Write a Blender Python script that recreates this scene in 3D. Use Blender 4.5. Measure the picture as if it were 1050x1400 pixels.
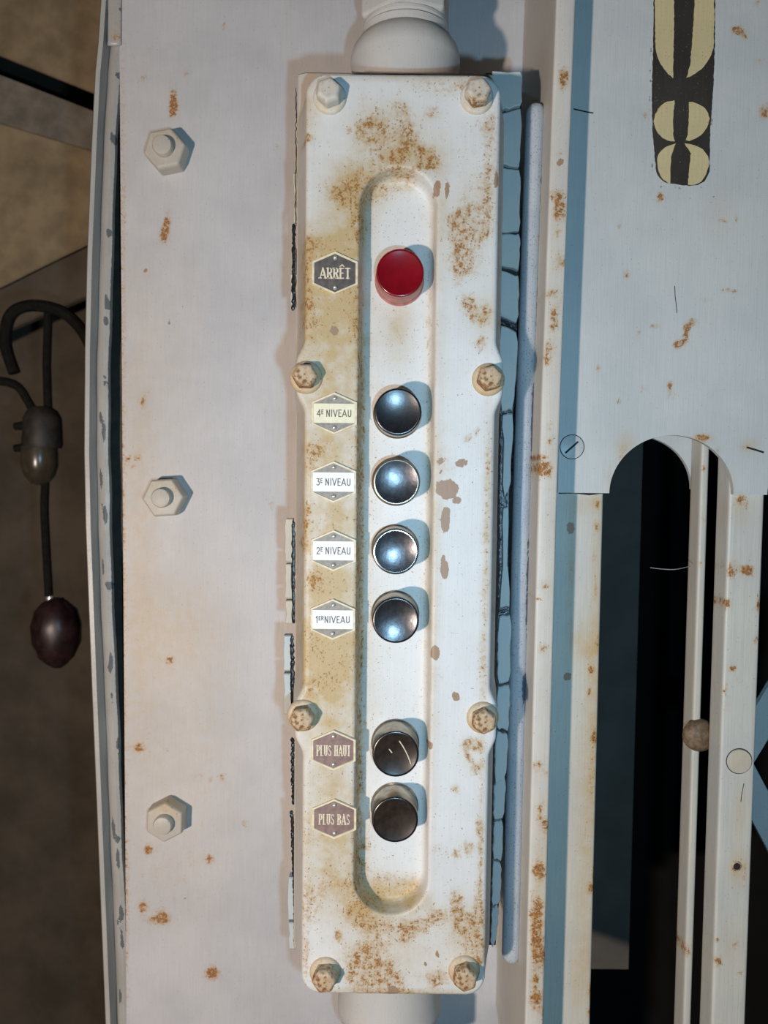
import bpy, bmesh, math, random
from mathutils import Vector, Matrix
random.seed(7)
for o in list(bpy.data.objects): bpy.data.objects.remove(o)
scene = bpy.context.scene
COL = scene.collection
R = math.radians

# ------------------------------------------------------------------ camera
F_PX, D, TILT, ROLL = 1057.0, 0.423, R(3.0), R(0.6)
CAM = Vector((0.0, -D, D*math.tan(TILT)))
CROT = Matrix.Rotation(R(90)-TILT, 3, 'X') @ Matrix.Rotation(ROLL, 3, 'Z')
cam_d = bpy.data.cameras.new('camera'); cam = bpy.data.objects.new('camera', cam_d); COL.objects.link(cam)
cam_d.sensor_fit = 'VERTICAL'; cam_d.sensor_height = 24; cam_d.lens = 24*F_PX/1400; cam_d.clip_start = 0.005
cam_d.dof.use_dof = True; cam_d.dof.focus_distance = 0.352; cam_d.dof.aperture_fstop = 9
cam.matrix_world = Matrix.Translation(CAM) @ CROT.to_4x4()
scene.camera = cam
# ------------------------------------------------------------------ world, lamps, exposure
w = bpy.data.worlds.new('world'); scene.world = w; w.use_nodes = True
w.node_tree.nodes['Background'].inputs[0].default_value = (0.30, 0.38, 0.46, 1)
w.node_tree.nodes['Background'].inputs[1].default_value = 0.012
def lamp(name, loc, color, energy, radius):
    l = bpy.data.lights.new(name, 'POINT'); l.color = color; l.energy = energy; l.shadow_soft_size = radius
    o = bpy.data.objects.new(name, l); COL.objects.link(o); o.location = loc
    return o
lamp('warm_work_lamp', (-0.32, -0.70, -0.140), (1.0, 0.83, 0.715), 17.3, 0.014)      # hand lamp to the lower left
lamp('camera_flash', (0.028, -D-0.004, -0.016), (0.40, 0.72, 1.0), 2.9, 0.006)      # cool phone light beside the lens
vs = scene.view_settings
vs.view_transform = 'Standard'; vs.look = 'None'; vs.gamma = 1; vs.exposure = 0.0; vs.use_curve_mapping = False

# ------------------------------------------------------------------ helpers
def P(px, py, h):
    """point at height h (towards the viewer) over the steel plate that the pixel shows"""
    d = CROT @ Vector(((px-525)/F_PX, (700-py)/F_PX, -1))
    t = (-h - CAM.y)/d.y
    return CAM + d*t
def X(px, py, h): return P(px, py, h).x
def Z(px, py, h): return P(px, py, h).z
def SC(h): return (D-h)/F_PX            # metres per pixel at height h
WL = {}
def thing(name, label, cat, loc, group=None, kind=None):
    o = bpy.data.objects.new(name, None); COL.objects.link(o); o.empty_display_size = 0.02
    o.location = loc; WL[o.name] = Vector(loc)
    tag(o, label, cat, group, kind)
    return o
def tag(o, label=None, cat=None, group=None, kind=None):
    if label: o['label'] = label
    if cat: o['category'] = cat
    if group: o['group'] = group
    if kind: o['kind'] = kind
    return o
def obj(name, verts, faces, mat, parent=None, blobs=None, smooth=False, angle=35, mats=None, fmat=None, jit=None):
    """one mesh object from world-space vertices; blobs give painted-metal wear masks"""
    vs_ = [Vector(v) for v in verts]
    lo = Vector((min(v.x for v in vs_), min(v.y for v in vs_), min(v.z for v in vs_)))
    hi = Vector((max(v.x for v in vs_), max(v.y for v in vs_), max(v.z for v in vs_)))
    c = (lo+hi)/2
    me = bpy.data.meshes.new(name)
    me.from_pydata([v-c for v in vs_], [], faces)
    bm = bmesh.new(); bm.from_mesh(me); bmesh.ops.recalc_face_normals(bm, faces=bm.faces); bm.to_mesh(me); bm.free()
    for m in (mats or [mat]): me.materials.append(m)
    if fmat:
        for p, k in zip(me.polygons, fmat): p.material_index = k
    a = me.color_attributes.new('mask', 'FLOAT_COLOR', 'POINT')
    a.data.foreach_set('color', [0.0, 0.0, 0.0, 1.0]*len(vs_))
    if blobs:
        for i, v in enumerate(vs_):
            r = g = b = 0.0
            for (bx, bz, rx, rz, s, ch) in blobs:
                dx = (v.x-bx)/rx; dz = (v.z-bz)/rz
                q = dx*dx+dz*dz
                if q > 6: continue
                e = s*math.exp(-q)
                if ch == 0: r += e
                elif ch == 1: g += e
                else: b = max(b, e)
            a.data[i].color = (r, g, b, 1)
    if smooth:
        me.shade_smooth() if hasattr(me, 'shade_smooth') else None
        try: me.set_sharp_from_angle(angle=R(angle))
        except Exception: pass
    o = bpy.data.objects.new(name, me); COL.objects.link(o)
    pl = WL[parent.name] if parent else Vector((0, 0, 0))
    if parent: o.parent = parent
    o.location = c-pl; WL[o.name] = c
    return o
def blobs(h, rust=(), stain=(), chip=()):
    out = []; s = SC(h)
    for ch, lst in ((0, rust), (1, stain), (2, chip)):
        for (x, y, rx, ry, st) in lst:
            if ch == 0: st *= 1.12; rx *= 1.15; ry *= 1.15
            p = P(x, y, h); out.append((p.x, p.z, rx*s, ry*s, st, ch))
    return out
def box(x0, x1, y0, y1, z0, z1):
    v = [(x, y, z) for x in (x0, x1) for y in (y0, y1) for z in (z0, z1)]
    f = [(0,1,3,2),(4,6,7,5),(0,4,5,1),(2,3,7,6),(0,2,6,4),(1,5,7,3)]
    return v, f
def loops_mesh(loops, cap0=True, cap1=True, closed=True):
    v = []; f = []; n = len(loops[0])
    for l in loops: v += list(l)
    for i in range(len(loops)-1):
        for j in range(n if closed else n-1):
            k = (j+1) % n
            f.append((i*n+j, i*n+k, (i+1)*n+k, (i+1)*n+j))
    if cap0: f.append(tuple(range(n)))
    if cap1: f.append(tuple(range((len(loops)-1)*n, len(loops)*n)))
    return v, f
def rrect(x0, x1, y0, y1, r, seg=4, sub=0):
    """rounded rectangle loop in XY"""
    pts = []
    for cx, cy, a0 in ((x1-r, y1-r, 0), (x0+r, y1-r, 90), (x0+r, y0+r, 180), (x1-r, y0+r, 270)):
        for k in range(seg+1):
            a = R(a0+90*k/seg); pts.append((cx+r*math.cos(a), cy+r*math.sin(a)))
    if sub:
        out = []
        n = len(pts)
        for i in range(n):
            a, b = pts[i], pts[(i+1) % n]
            L = math.hypot(a[0]-b[0], a[1]-b[1]); m = max(1, int(L/sub))
            for k in range(m): out.append((a[0]+(b[0]-a[0])*k/m, a[1]+(b[1]-a[1])*k/m))
        pts = out
    return pts
def sweep_z(prof, zs, off=None):
    return loops_mesh([[(x+(off(z)[0] if off else 0), y+(off(z)[1] if off else 0), z) for x, y in prof] for z in zs])
def lin(a, b, n): return [a+(b-a)*i/n for i in range(n+1)]
def lathe(axis_pt, axis, prof, seg=32, phase=0.0, cap1=True, cap0=True):
    """prof: (radius, height) along axis from axis_pt"""
    ax = Vector(axis).normalized()
    u = Vector((1, 0, 0)) if abs(ax.x) < 0.9 else Vector((0, 0, 1))
    u = (u-ax*u.dot(ax)).normalized(); v = ax.cross(u)
    loops = []
    for r, hh in prof:
        lp = []
        for k in range(seg):
            a = 2*math.pi*k/seg+phase
            lp.append(Vector(axis_pt)+ax*hh+(u*math.cos(a)+v*math.sin(a))*r)
        loops.append(lp)
    return loops_mesh(loops, cap0, cap1)
def poly_slab(pts, y_front, y_back, inset=0.0):
    """extrude an XZ polygon between two depths, with a small front chamfer"""
    n = len(pts)
    cx = sum(p[0] for p in pts)/n; cz = sum(p[1] for p in pts)/n
    def sh(p, d):
        L = math.hypot(p[0]-cx, p[1]-cz) or 1
        k = max(0.0, 1-d/L); return (cx+(p[0]-cx)*k, cz+(p[1]-cz)*k)
    loops = [[(p[0], y_back, p[1]) for p in pts], [(p[0], y_front+inset, p[1]) for p in pts]]
    if inset: loops.append([(sh(p, inset)[0], y_front, sh(p, inset)[1]) for p in pts])
    return loops_mesh(loops)
def tube(path, r, seg=10):
    path = [Vector(p) for p in path]; loops = []
    up = Vector((0, 1, 0.01)).normalized()
    for i, p in enumerate(path):
        t = (path[min(i+1, len(path)-1)]-path[max(i-1, 0)]).normalized()
        a = t.cross(up); a = a.normalized() if a.length > 1e-6 else Vector((1, 0, 0))
        b = t.cross(a)
        rr = r[i] if isinstance(r, (list, tuple)) else r
        loops.append([p+(a*math.cos(2*math.pi*k/seg)+b*math.sin(2*math.pi*k/seg))*rr for k in range(seg)])
    return loops_mesh(loops)
def smooth_path(pts, n=8):
    """Catmull-Rom"""
    pts = [Vector(p) for p in pts]; out = []
    for i in range(len(pts)-1):
        p0 = pts[max(i-1, 0)]; p1 = pts[i]; p2 = pts[i+1]; p3 = pts[min(i+2, len(pts)-1)]
        for k in range(n):
            t = k/n
            out.append(0.5*((2*p1)+(p2-p0)*t+(2*p0-5*p1+4*p2-p3)*t*t+(3*p1-p0-3*p2+p3)*t**3))
    out.append(pts[-1]); return out

# ------------------------------------------------------------------ materials
class NT:
    def __init__(s, name):
        s.m = bpy.data.materials.new(name); s.m.use_nodes = True; s.t = s.m.node_tree
        s.b = s.t.nodes['Principled BSDF']; s.co = s.t.nodes.new('ShaderNodeTexCoord').outputs['Object']
    def lk(s, a, b):
        if hasattr(a, 'links') or isinstance(a, bpy.types.NodeSocket): s.t.links.new(a, b)
        else: b.default_value = a
    def noise(s, scale, detail=3, rough=0.55, stretch=None, dist=0.0):
        n = s.t.nodes.new('ShaderNodeTexNoise'); n.inputs['Scale'].default_value = scale
        n.inputs['Detail'].default_value = detail; n.inputs['Roughness'].default_value = rough; n.inputs['Distortion'].default_value = dist
        if stretch:
            mp = s.t.nodes.new('ShaderNodeMapping'); mp.inputs['Scale'].default_value = stretch
            s.t.links.new(s.co, mp.inputs[0]); s.t.links.new(mp.outputs[0], n.inputs['Vector'])
        else: s.t.links.new(s.co, n.inputs['Vector'])
        return n.outputs['Fac']
    def math(s, op, a, b=0.0, c=None):
        n = s.t.nodes.new('ShaderNodeMath'); n.operation = op
        s.lk(a, n.inputs[0]); s.lk(b, n.inputs[1])
        if c is not None: s.lk(c, n.inputs[2])
        return n.outputs[0]
    def step(s, x, lo, hi, a=0.0, b=1.0):
        n = s.t.nodes.new('ShaderNodeMapRange'); n.interpolation_type = 'SMOOTHSTEP'
        s.lk(x, n.inputs[0]); s.lk(lo, n.inputs[1]); s.lk(hi, n.inputs[2]); n.inputs[3].default_value = a; n.inputs[4].default_value = b
        return n.outputs[0]
    def mix(s, f, a, b):
        n = s.t.nodes.new('ShaderNodeMix'); n.data_type = 'RGBA'
        s.lk(f, n.inputs[0])
        for q, i in ((a, 6), (b, 7)):
            if isinstance(q, tuple): n.inputs[i].default_value = (*q, 1)
            else: s.t.links.new(q, n.inputs[i])
        return n.outputs[2]
    def bump(s, hgt, strength=0.3, dist=0.0005, prev=None):
        n = s.t.nodes.new('ShaderNodeBump'); n.inputs['Strength'].default_value = strength; n.inputs['Distance'].default_value = dist
        s.t.links.new(hgt, n.inputs['Height'])
        if prev: s.t.links.new(prev, n.inputs['Normal'])
        return n.outputs[0]
def paint(name, base, base2, rough=0.5, brush=0.25, rust0=0.0, stain_c=(0.50, 0.35, 0.16), chip_c=(0.34, 0.225, 0.145),
          rust_c=(0.40, 0.165, 0.03), rust_d=(0.14, 0.055, 0.02), speck=0.7, edge=0.06, speck_c=(0.16, 0.14, 0.12), rcap=1.25, wash=0.12):
    n = NT(name)
    at = n.t.nodes.new('ShaderNodeAttribute'); at.attribute_name = 'mask'
    sp = n.t.nodes.new('ShaderNodeSeparateColor'); n.t.links.new(at.outputs['Color'], sp.inputs[0])
    r_, g_, b_ = sp.outputs[0], sp.outputs[1], sp.outputs[2]
    r_ = n.math('MINIMUM', r_, rcap); g_ = n.math('ADD', g_, n.math('MULTIPLY', r_, wash))
    big = n.noise(22, 4, 0.6); mid = n.noise(170, 5, 0.65); fine = n.noise(520, 6, 0.72); tiny = n.noise(1500, 2, 0.5)
    br = n.noise(1.0, 4, 0.6, (1300, 1300, 45))
    c = n.mix(n.step(big, 0.35, 0.65), base, base2)
    c = n.mix(n.math('MULTIPLY', n.step(br, 0.35, 0.75), 0.18*brush/0.25), c, tuple(0.62*k for k in base))
    # soft yellow-brown staining
    st = n.math('MULTIPLY', g_, n.step(mid, 0.25, 0.72, 0.75, 1.55)); st = n.math('MINIMUM', st, 0.95)
    c = n.mix(st, c, stain_c)
    # pits
    pt = n.math('MULTIPLY', n.step(tiny, speck, speck+0.06), 0.75); c = n.mix(pt, c, speck_c)
    # rust bloom
    sig = n.math('ADD', n.math('MULTIPLY', fine, 0.74), n.math('MULTIPLY', mid, 0.26))
    thr = n.math('SUBTRACT', 0.742-rust0, n.math('MULTIPLY', r_, 0.225))
    halo = n.step(sig, n.math('SUBTRACT', thr, 0.15), n.math('ADD', thr, 0.05))
    rs = n.math('MULTIPLY', n.step(sig, thr, n.math('ADD', thr, edge)), 0.9)
    c = n.mix(n.math('MULTIPLY', halo, 0.6), c, tuple(0.5*a+0.5*b for a, b in zip(stain_c, rust_c)))
    c = n.mix(rs, c, n.mix(n.step(tiny, 0.40, 0.66), rust_c, rust_d))
    # scattered pin-head rust
    pin = n.noise(1050, 2, 0.5)
    t2 = n.math('SUBTRACT', 0.735-min(rust0, 0.035), n.math('ADD', n.math('MULTIPLY', n.math('MINIMUM', r_, 1.0), 0.10), n.math('MULTIPLY', g_, 0.05)))
    c = n.mix(n.math('MULTIPLY', n.step(pin, t2, n.math('ADD', t2, 0.05)), 0.8), c, n.mix(mid, rust_c, rust_d))
    # flaked chips
    cs = n.math('ADD', b_, n.math('MULTIPLY', n.math('SUBTRACT', mid, 0.5), 0.55))
    cs = n.math('ADD', cs, n.math('MULTIPLY', n.math('SUBTRACT', fine, 0.5), 0.75))
    ch = n.math('MULTIPLY', n.step(cs, 0.48, 0.53), n.step(b_, 0.12, 0.2))
    c = n.mix(ch, c, chip_c)
    n.t.links.new(c, n.b.inputs['Base Color'])
    rg = n.math('ADD', rough, n.math('MULTIPLY', rs, 0.35)); n.t.links.new(rg, n.b.inputs['Roughness'])
    n.b.inputs['Specular IOR Level'].default_value = 0.35
    h = n.math('ADD', n.math('MULTIPLY', br, 0.5), n.math('MULTIPLY', mid, 0.7))
    h = n.math('ADD', h, n.math('MULTIPLY', rs, 0.5)); h = n.math('SUBTRACT', h, n.math('MULTIPLY', ch, 0.9))
    n.t.links.new(n.bump(h, 0.35, 0.0005), n.b.inputs['Normal'])
    return n.m
def simple(name, col, rough=0.5, metal=0.0, var=0.25, scale=300, bump=0.15, coat=0.0, spec=0.5):
    n = NT(name)
    k = n.noise(scale, 4, 0.6)
    c = n.mix(n.step(k, 0.3, 0.7), tuple(x*(1-var) for x in col), tuple(min(1, x*(1+var)) for x in col))
    n.t.links.new(c, n.b.inputs['Base Color']); n.b.inputs['Roughness'].default_value = rough
    n.b.inputs['Metallic'].default_value = metal; n.b.inputs['Coat Weight'].default_value = coat
    n.b.inputs['Specular IOR Level'].default_value = spec
    if bump: n.t.links.new(n.bump(k, bump, 0.0004), n.b.inputs['Normal'])
    return n.m
M = {}
M['plate'] = paint('plate_paint', (0.50, 0.50, 0.505), (0.56, 0.555, 0.555), 0.5, 0.2, 0.02, speck=0.67)
M['cover'] = paint('cover_paint', (0.69, 0.70, 0.685), (0.64, 0.645, 0.62), 0.45, 0.1, 0.035, stain_c=(0.48, 0.35, 0.165), rust_c=(0.42, 0.20, 0.05), speck=0.68, rcap=0.83, wash=0.26)
M['panel'] = paint('gate_panel_paint', (0.50, 0.53, 0.52), (0.56, 0.58, 0.56), 0.42, 0.2, 0.01, chip_c=(0.24, 0.24, 0.23), speck=0.68)
M['bar'] = paint('gate_bar_paint', (0.58, 0.57, 0.50), (0.53, 0.53, 0.49), 0.45, 0.35, 0.01)
M['post'] = paint('post_paint', (0.62, 0.60, 0.54), (0.56, 0.54, 0.50), 0.45, 0.3, 0.01)
M['tube'] = paint('tube_paint', (0.36, 0.40, 0.44), (0.44, 0.47, 0.49), 0.35, 0.35, chip_c=(0.10, 0.12, 0.17), speck=0.615, speck_c=(0.10, 0.12, 0.17))
M['bolt'] = paint('bolt_paint', (0.60, 0.57, 0.50), (0.54, 0.50, 0.43), 0.45, 0.1, 0.08, rust_c=(0.33, 0.17, 0.06))
M['bolt_rusty'] = paint('rusty_bolt_paint', (0.60, 0.50, 0.37), (0.52, 0.40, 0.27), 0.5, 0.1, 0.12, rust_c=(0.30, 0.14, 0.05))
M['nut'] = paint('nut_paint', (0.52, 0.50, 0.44), (0.46, 0.42, 0.35), 0.45, 0.1, 0.05)
M['strip'] = paint('strip_paint', (0.43, 0.42, 0.385), (0.38, 0.37, 0.34), 0.35, 0.3, 0.0, chip_c=(0.13, 0.14, 0.15), speck=0.68)
M['crust'] = paint('gasket_paint', (0.43, 0.50, 0.51), (0.48, 0.52, 0.50), 0.5, 0.1, -0.1)
M['crust_cream'] = paint('gasket_paint_cream', (0.55, 0.50, 0.38), (0.48, 0.45, 0.36), 0.55, 0.1, 0.0)
M['gland'] = paint('gland_paint', (0.47, 0.47, 0.45), (0.53, 0.51, 0.47), 0.5, 0.1, 0.0)
M['casing'] = paint('casing_paint', (0.52, 0.50, 0.46), (0.56, 0.53, 0.48), 0.5, 0.1, 0.02)
M['rubber'] = simple('black_rubber', (0.012, 0.013, 0.016), 0.28, 0, 0.4, 500, 0.9, spec=0.7)
M['red'] = simple('red_plastic', (0.20, 0.004, 0.010), 0.22, 0, 0.12, 200, 0.03, 0.3)
M['black'] = simple('black_plastic', (0.010, 0.010, 0.012), 0.27, 0, 0.3, 500, 0.08, 0.0, spec=0.8)
M['brown_black'] = simple('worn_brown_black_plastic', (0.026, 0.017, 0.012), 0.30, 0, 0.35, 300, 0.08, 0.25)
M['gun'] = simple('dark_polished_metal', (0.085, 0.083, 0.088), 0.27, 0.85, 0.25, 400, 0.12)
M['chrome'] = simple('worn_chrome', (0.62, 0.60, 0.57), 0.22, 1.0, 0.15, 300, 0.08)
M['sleeve'] = simple('dull_nickel', (0.42, 0.37, 0.30), 0.32, 0.9, 0.25, 300, 0.1)
M['red_side'] = simple('faded_red_side', (0.42, 0.15, 0.12), 0.35, 0, 0.2, 300, 0.05)
M['tag_border'] = simple('cream_enamel_edge', (0.72, 0.62, 0.43), 0.4, 0.0, 0.18, 400, 0.1)
M['tag_grey'] = simple('grey_metal_tag', (0.27, 0.24, 0.20), 0.45, 0.0, 0.2, 500, 0.1)
M['tag_dark'] = simple('dark_grey_tag', (0.115, 0.10, 0.09), 0.4, 0.1, 0.25, 350, 0.08)
M['tag_mauve'] = simple('faded_mauve_tag', (0.24, 0.155, 0.135), 0.45, 0.0, 0.2, 350, 0.08)
M['tag_white'] = simple('white_label', (0.88, 0.87, 0.83), 0.5, 0, 0.04, 300, 0.03)
M['tag_ivory'] = simple('ivory_label', (0.80, 0.74, 0.52), 0.5, 0, 0.06, 300, 0.03)
M['ink'] = simple('dark_ink', (0.10, 0.09, 0.075), 0.6, 0, 0.2, 500, 0)
M['cream_ink'] = simple('cream_ink', (0.72, 0.62, 0.44), 0.5, 0, 0.15, 700, 0)
M['rivet'] = simple('bright_rivet', (0.70, 0.66, 0.58), 0.3, 0.6, 0.15, 500, 0.08)
M['mark_black'] = paint('black_mark_paint', (0.035, 0.032, 0.028), (0.050, 0.046, 0.040), 0.35, 0.3, 0, chip_c=(0.3, 0.31, 0.3), speck=0.70, speck_c=(0.25, 0.25, 0.24))
M['mark_cream'] = paint('cream_mark_paint', (0.62, 0.53, 0.29), (0.57, 0.48, 0.27), 0.45, 0.25, 0, speck=0.66, speck_c=(0.34, 0.28, 0.15))
M['dark_line'] = simple('dark_crack_and_shade', (0.015, 0.015, 0.014), 0.8, 0, 0.2, 300, 0)
M['wall_dark'] = simple('dark_plaster', (0.125, 0.102, 0.074), 0.9, 0, 0.25, 14, 0.4)
M['wall_stone'] = simple('brown_rough_board', (0.34, 0.26, 0.155), 0.9, 0, 0.22, 30, 0.8)
M['beam'] = simple('grey_beam', (0.25, 0.22, 0.175), 0.85, 0, 0.25, 40, 0.4)
M['shaft'] = simple('shaft_unlit_dark', (0.008, 0.008, 0.007), 0.95, 0, 0.3, 20, 0.2)  # near-black colour stands in for the darkness of the unlit shaft
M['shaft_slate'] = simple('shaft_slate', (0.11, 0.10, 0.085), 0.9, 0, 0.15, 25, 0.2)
M['cable'] = simple('black_cable', (0.010, 0.009, 0.007), 0.85, 0, 0.3, 200, 0.1, spec=0.15)
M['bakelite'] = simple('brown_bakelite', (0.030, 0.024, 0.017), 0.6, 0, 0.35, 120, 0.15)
M['bulb'] = simple('smoky_glass', (0.060, 0.048, 0.032), 0.25, 0, 0.3, 80, 0.02)
M['plug'] = simple('dark_red_plug', (0.028, 0.013, 0.012), 0.38, 0, 0.5, 90, 0.3)
M['rust_knob'] = simple('rusty_brown_steel', (0.16, 0.105, 0.06), 0.6, 0, 0.4, 350, 0.5)
M['thread'] = simple('dusty_thread', (0.35, 0.35, 0.33), 0.9, 0, 0.1, 100, 0)

# ================================================================== the large steel plate
hP = 0.0
xpl = X(168, 700, 0); xpr = X(722, 700, 0)
zt = Z(400, -60, 0); zb = Z(400, 1460, 0)
pl_b = blobs(0, rust=[(237,138,5,15,1.5),(236,152,4,6,1.2),(228,305,4,10,1.5),(224,322,5,9,1.6),(195,107,3,3,1.3),(255,100,3,3,1.2),(307,36,2,5,1.2),
    (232,903,6,5,1.5),(195,549,4,7,1.3),(188,625,4,4,1.3),(176,628,3,5,1.2),(182,640,3,4,1.1),(190,1022,9,7,1.3),(228,1024,4,3,1.1),(195,1240,6,8,1.3),(222,1255,9,8,1.6),(205,1258,8,3,1.2),
    (290,1331,9,9,1.7),(203,1162,6,6,1.5),(287,1175,6,6,1.3),(303,1063,4,4,1.4),(288,1067,3,3,1.2),(270,1062,10,3,.7),(335,1126,4,4,1.1),(370,380,2,4,1),(380,203,3,3,1),
    (364,560,2,10,.8),(372,690,3,5,.8),(168,250,5,250,.5),(168,750,5,350,.75),(172,1250,5,180,.6),(230,1210,60,60,.2),(232,260,5,40,.2)],
    stain=[(190,700,25,330,.28),(250,1000,90,260,.20),(240,860,60,60,.2),(240,490,40,200,.12),(392,700,14,560,.12),(200,150,60,120,.06)],  # the thin tall strip tints in the beige flash shadow left of the box
    chip=[(199,369,4,3,1.0),(232,440,4,5,.85),(250,417,4,4,.7),(254,1229,4,4,.8),(222,1100,2,2,.2),(207,400,2,2,.7)])
nx, nz = 120, 260
V = [(xpl+(xpr-xpl)*i/nx, 0, zb+(zt-zb)*j/nz) for j in range(nz+1) for i in range(nx+1)]
Fc = [(j*(nx+1)+i, j*(nx+1)+i+1, (j+1)*(nx+1)+i+1, (j+1)*(nx+1)+i) for j in range(nz) for i in range(nx)]
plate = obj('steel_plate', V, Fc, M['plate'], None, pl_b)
md = plate.modifiers.new('thickness', 'SOLIDIFY'); md.thickness = 0.005; md.offset = 1 if plate.data.polygons[0].normal.y > 0 else -1
tag(plate, 'large pale grey painted steel plate behind the button box, spotted with rust', 'plate')

# three nuts on the plate
def hex_loop(c, r, y, ph): return [(c.x+r*math.cos(ph+k*math.pi/3), y, c.z+r*math.sin(ph+k*math.pi/3)) for k in range(6)]
for (bx, by, ph, lab) in ((229, 209, 12, 'topmost of the three hex nuts on the steel plate, thickly painted over'),
                          (227, 680, 4, 'middle of the three hex nuts on the steel plate, with crisp dark edges'),
                          (229, 1118, 28, 'lowest of the three hex nuts on the steel plate, brownish and tilted')):
    c = P(bx, by, 0.004); ph = R(ph)
    t = thing('hex_nut', lab, 'nut', (c.x, 0, c.z), 'hex nuts on the steel plate')
    r = 0.0114
    lp = [hex_loop(c, r*1.0, 0.0, ph), hex_loop(c, r*1.0, -0.0088, ph), hex_loop(c, r*0.93, -0.0104, ph), hex_loop(c, r*0.55, -0.0106, ph)]
    v, f = loops_mesh(lp)
    bl = [(c.x-0.004, c.z+0.008, 0.008, 0.005, 0.5, 0), (c.x+0.003, c.z+0.010, 0.012, 0.005, 0.6 if by > 1000 else .2, 1)]
    nut = obj('nut_body', v, f, M['nut'], t, bl)
    bv = nut.modifiers.new('round', 'BEVEL'); bv.width = 0.0013 if by < 500 else 0.0006; bv.segments = 3; bv.limit_method = 'ANGLE'; bv.angle_limit = R(20)
    v, f = lathe((c.x, -0.009, c.z), (0, -1, 0), [(0.0052, 0), (0.0052, 0.0045), (0.0047, 0.0056), (0.003, 0.006)], 24)
    obj('stud', v, f, M['nut'], t, smooth=True)

# ================================================================== control box
HC = 0.098                    # cover front
cxL, cxR = X(415, 700, HC), X(675, 700, HC)
cT, cB = Z(549, 100, HC), Z(540, 1361, HC)
cbx = thing('control_box', 'tall rust-stained pale lift control box with seven push buttons and nameplates', 'control box', ((cxL+cxR)/2, 0, cB))
ears = [(Z(417, 514, HC), ), (Z(412, 985, HC), )]
def rounded_outline(x0, x1, z0, z1, r, n, ear=0.003, earw=0.0105):
    """clockwise from top centre, n points by arc length"""
    pts = []
    def arc(cx, cz, a0, a1):
        for k in range(13):
            a = R(a0+(a1-a0)*k/12); pts.append((cx+r*math.cos(a), cz+r*math.sin(a)))
    xm = (x0+x1)/2
    pts.append((xm, z1)); arc(x1-r, z1-r, 90, 0); arc(x1-r, z0+r, 0, -90); arc(x0+r, z0+r, -90, -180); arc(x0+r, z1-r, 180, 90); pts.append((xm, z1))
    L = [0]
    for a, b in zip(pts, pts[1:]): L.append(L[-1]+math.hypot(a[0]-b[0], a[1]-b[1]))
    out = []; j = 0
    for i in range(n):
        s = L[-1]*i/n
        while L[j+1] < s: j += 1
        t = (s-L[j])/max(1e-9, L[j+1]-L[j])
        x = pts[j][0]+(pts[j+1][0]-pts[j][0])*t; z = pts[j][1]+(pts[j+1][1]-pts[j][1])*t
        if ear:
            for (ez,) in ears:
                dd = abs(z-ez)/earw
                if dd < 1.5:
                    e = ear*(1 if dd < 0.55 else 0.5+0.5*math.cos(math.pi*(dd-0.55)/0.95))
                    x += e if x > xm else -e*1.15
        out.append((x, z))
    return out
NB = 760
sxc = X(540, 700, HC); sT = Z(549, 229, HC); sB = Z(536, 1251, HC); sR = 0.0160
zc1, zc0 = sT-sR, sB+sR
def stadium(n):
    """(centre point, direction) clockwise from top"""
    arcL = math.pi*sR/2; st = zc1-zc0; tot = 4*arcL+2*st; out = []
    for i in range(n):
        s = tot*i/n
        if s < arcL: a = math.pi/2-s/sR; out.append(((sxc, zc1), (math.cos(a), math.sin(a))))
        elif s < arcL+st: out.append(((sxc, zc1-(s-arcL)), (1, 0)))
        elif s < 3*arcL+st: a = -(s-arcL-st)/sR; out.append(((sxc, zc0), (math.cos(a), math.sin(a))))
        elif s < 3*arcL+2*st: out.append(((sxc, zc0+(s-3*arcL-st)), (-1, 0)))
        else: a = math.pi-(s-3*arcL-2*st)/sR; out.append(((sxc, zc1), (math.cos(a), math.sin(a))))
    return out
stad = stadium(NB)
def sl(r, h): return [(c[0]+d[0]*r, -h, c[1]+d[1]*r) for c, d in stad]
out0 = rounded_outline(cxL, cxR, cB, cT, 0.0085, NB)
outf = rounded_outline(cxL-0.0055, cxR+0.0050, cB-0.0005, cT+0.0005, 0.010, NB, 0.001)
def inset_loop(pts, d):
    n = len(pts); res = []
    for i in range(n):
        a = pts[i-2]; b = pts[(i+2) % n]; tx, tz = b[0]-a[0], b[1]-a[1]; L = math.hypot(tx, tz) or 1
        res.append((pts[i][0]-(-tz/L)*d*(1), pts[i][1]-(tx/L)*d))
    return res
in1 = inset_loop(out0, 0.0005); in2 = inset_loop(out0, 0.0016)
HF = HC-0.0098
loops = [[(x, -(HC-0.028), z) for x, z in outf], [(x, -(HC-0.024), z) for x, z in outf], [(x, -(HC-0.0055), z) for x, z in inset_loop(out0, -0.0006)],
         [(x, -(HC-0.0016), z) for x, z in out0], [(x, -(HC-0.0005), z) for x, z in in1], [(x, -HC, z) for x, z in in2]]
lip = [(p[0], p[2]) for p in sl(sR+0.0016, HC)]
for k in range(1, 15):
    t = k/15
    loops.append([(a[0]+(b[0]-a[0])*t, -HC, a[1]+(b[1]-a[1])*t) for a, b in zip(in2, lip)])
loops.append([(x, -HC, z) for x, z in lip])
for r, h in ((0.0006, HC-0.0001), (0.0001, HC-0.0005), (-0.0002, HC-0.0013), (-0.0007, HC-0.0055), (-0.0011, HC-0.0080), (-0.0019, HC-0.0093), (-0.0032, HF)):
    loops.append(sl(sR+r, h))
for rr in (0.0105, 0.009, 0.0075, 0.006, 0.0045, 0.003, 0.0015, 0.0004): loops.append(sl(rr, HF))
v, f = loops_mesh(loops, cap0=False, cap1=False)
k0 = (len(loops)-1)*NB
f += [(k0+i, k0+i+1, k0+NB-i-1, k0+(NB-i) % NB) for i in range(1, NB//2-1)]
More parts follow.
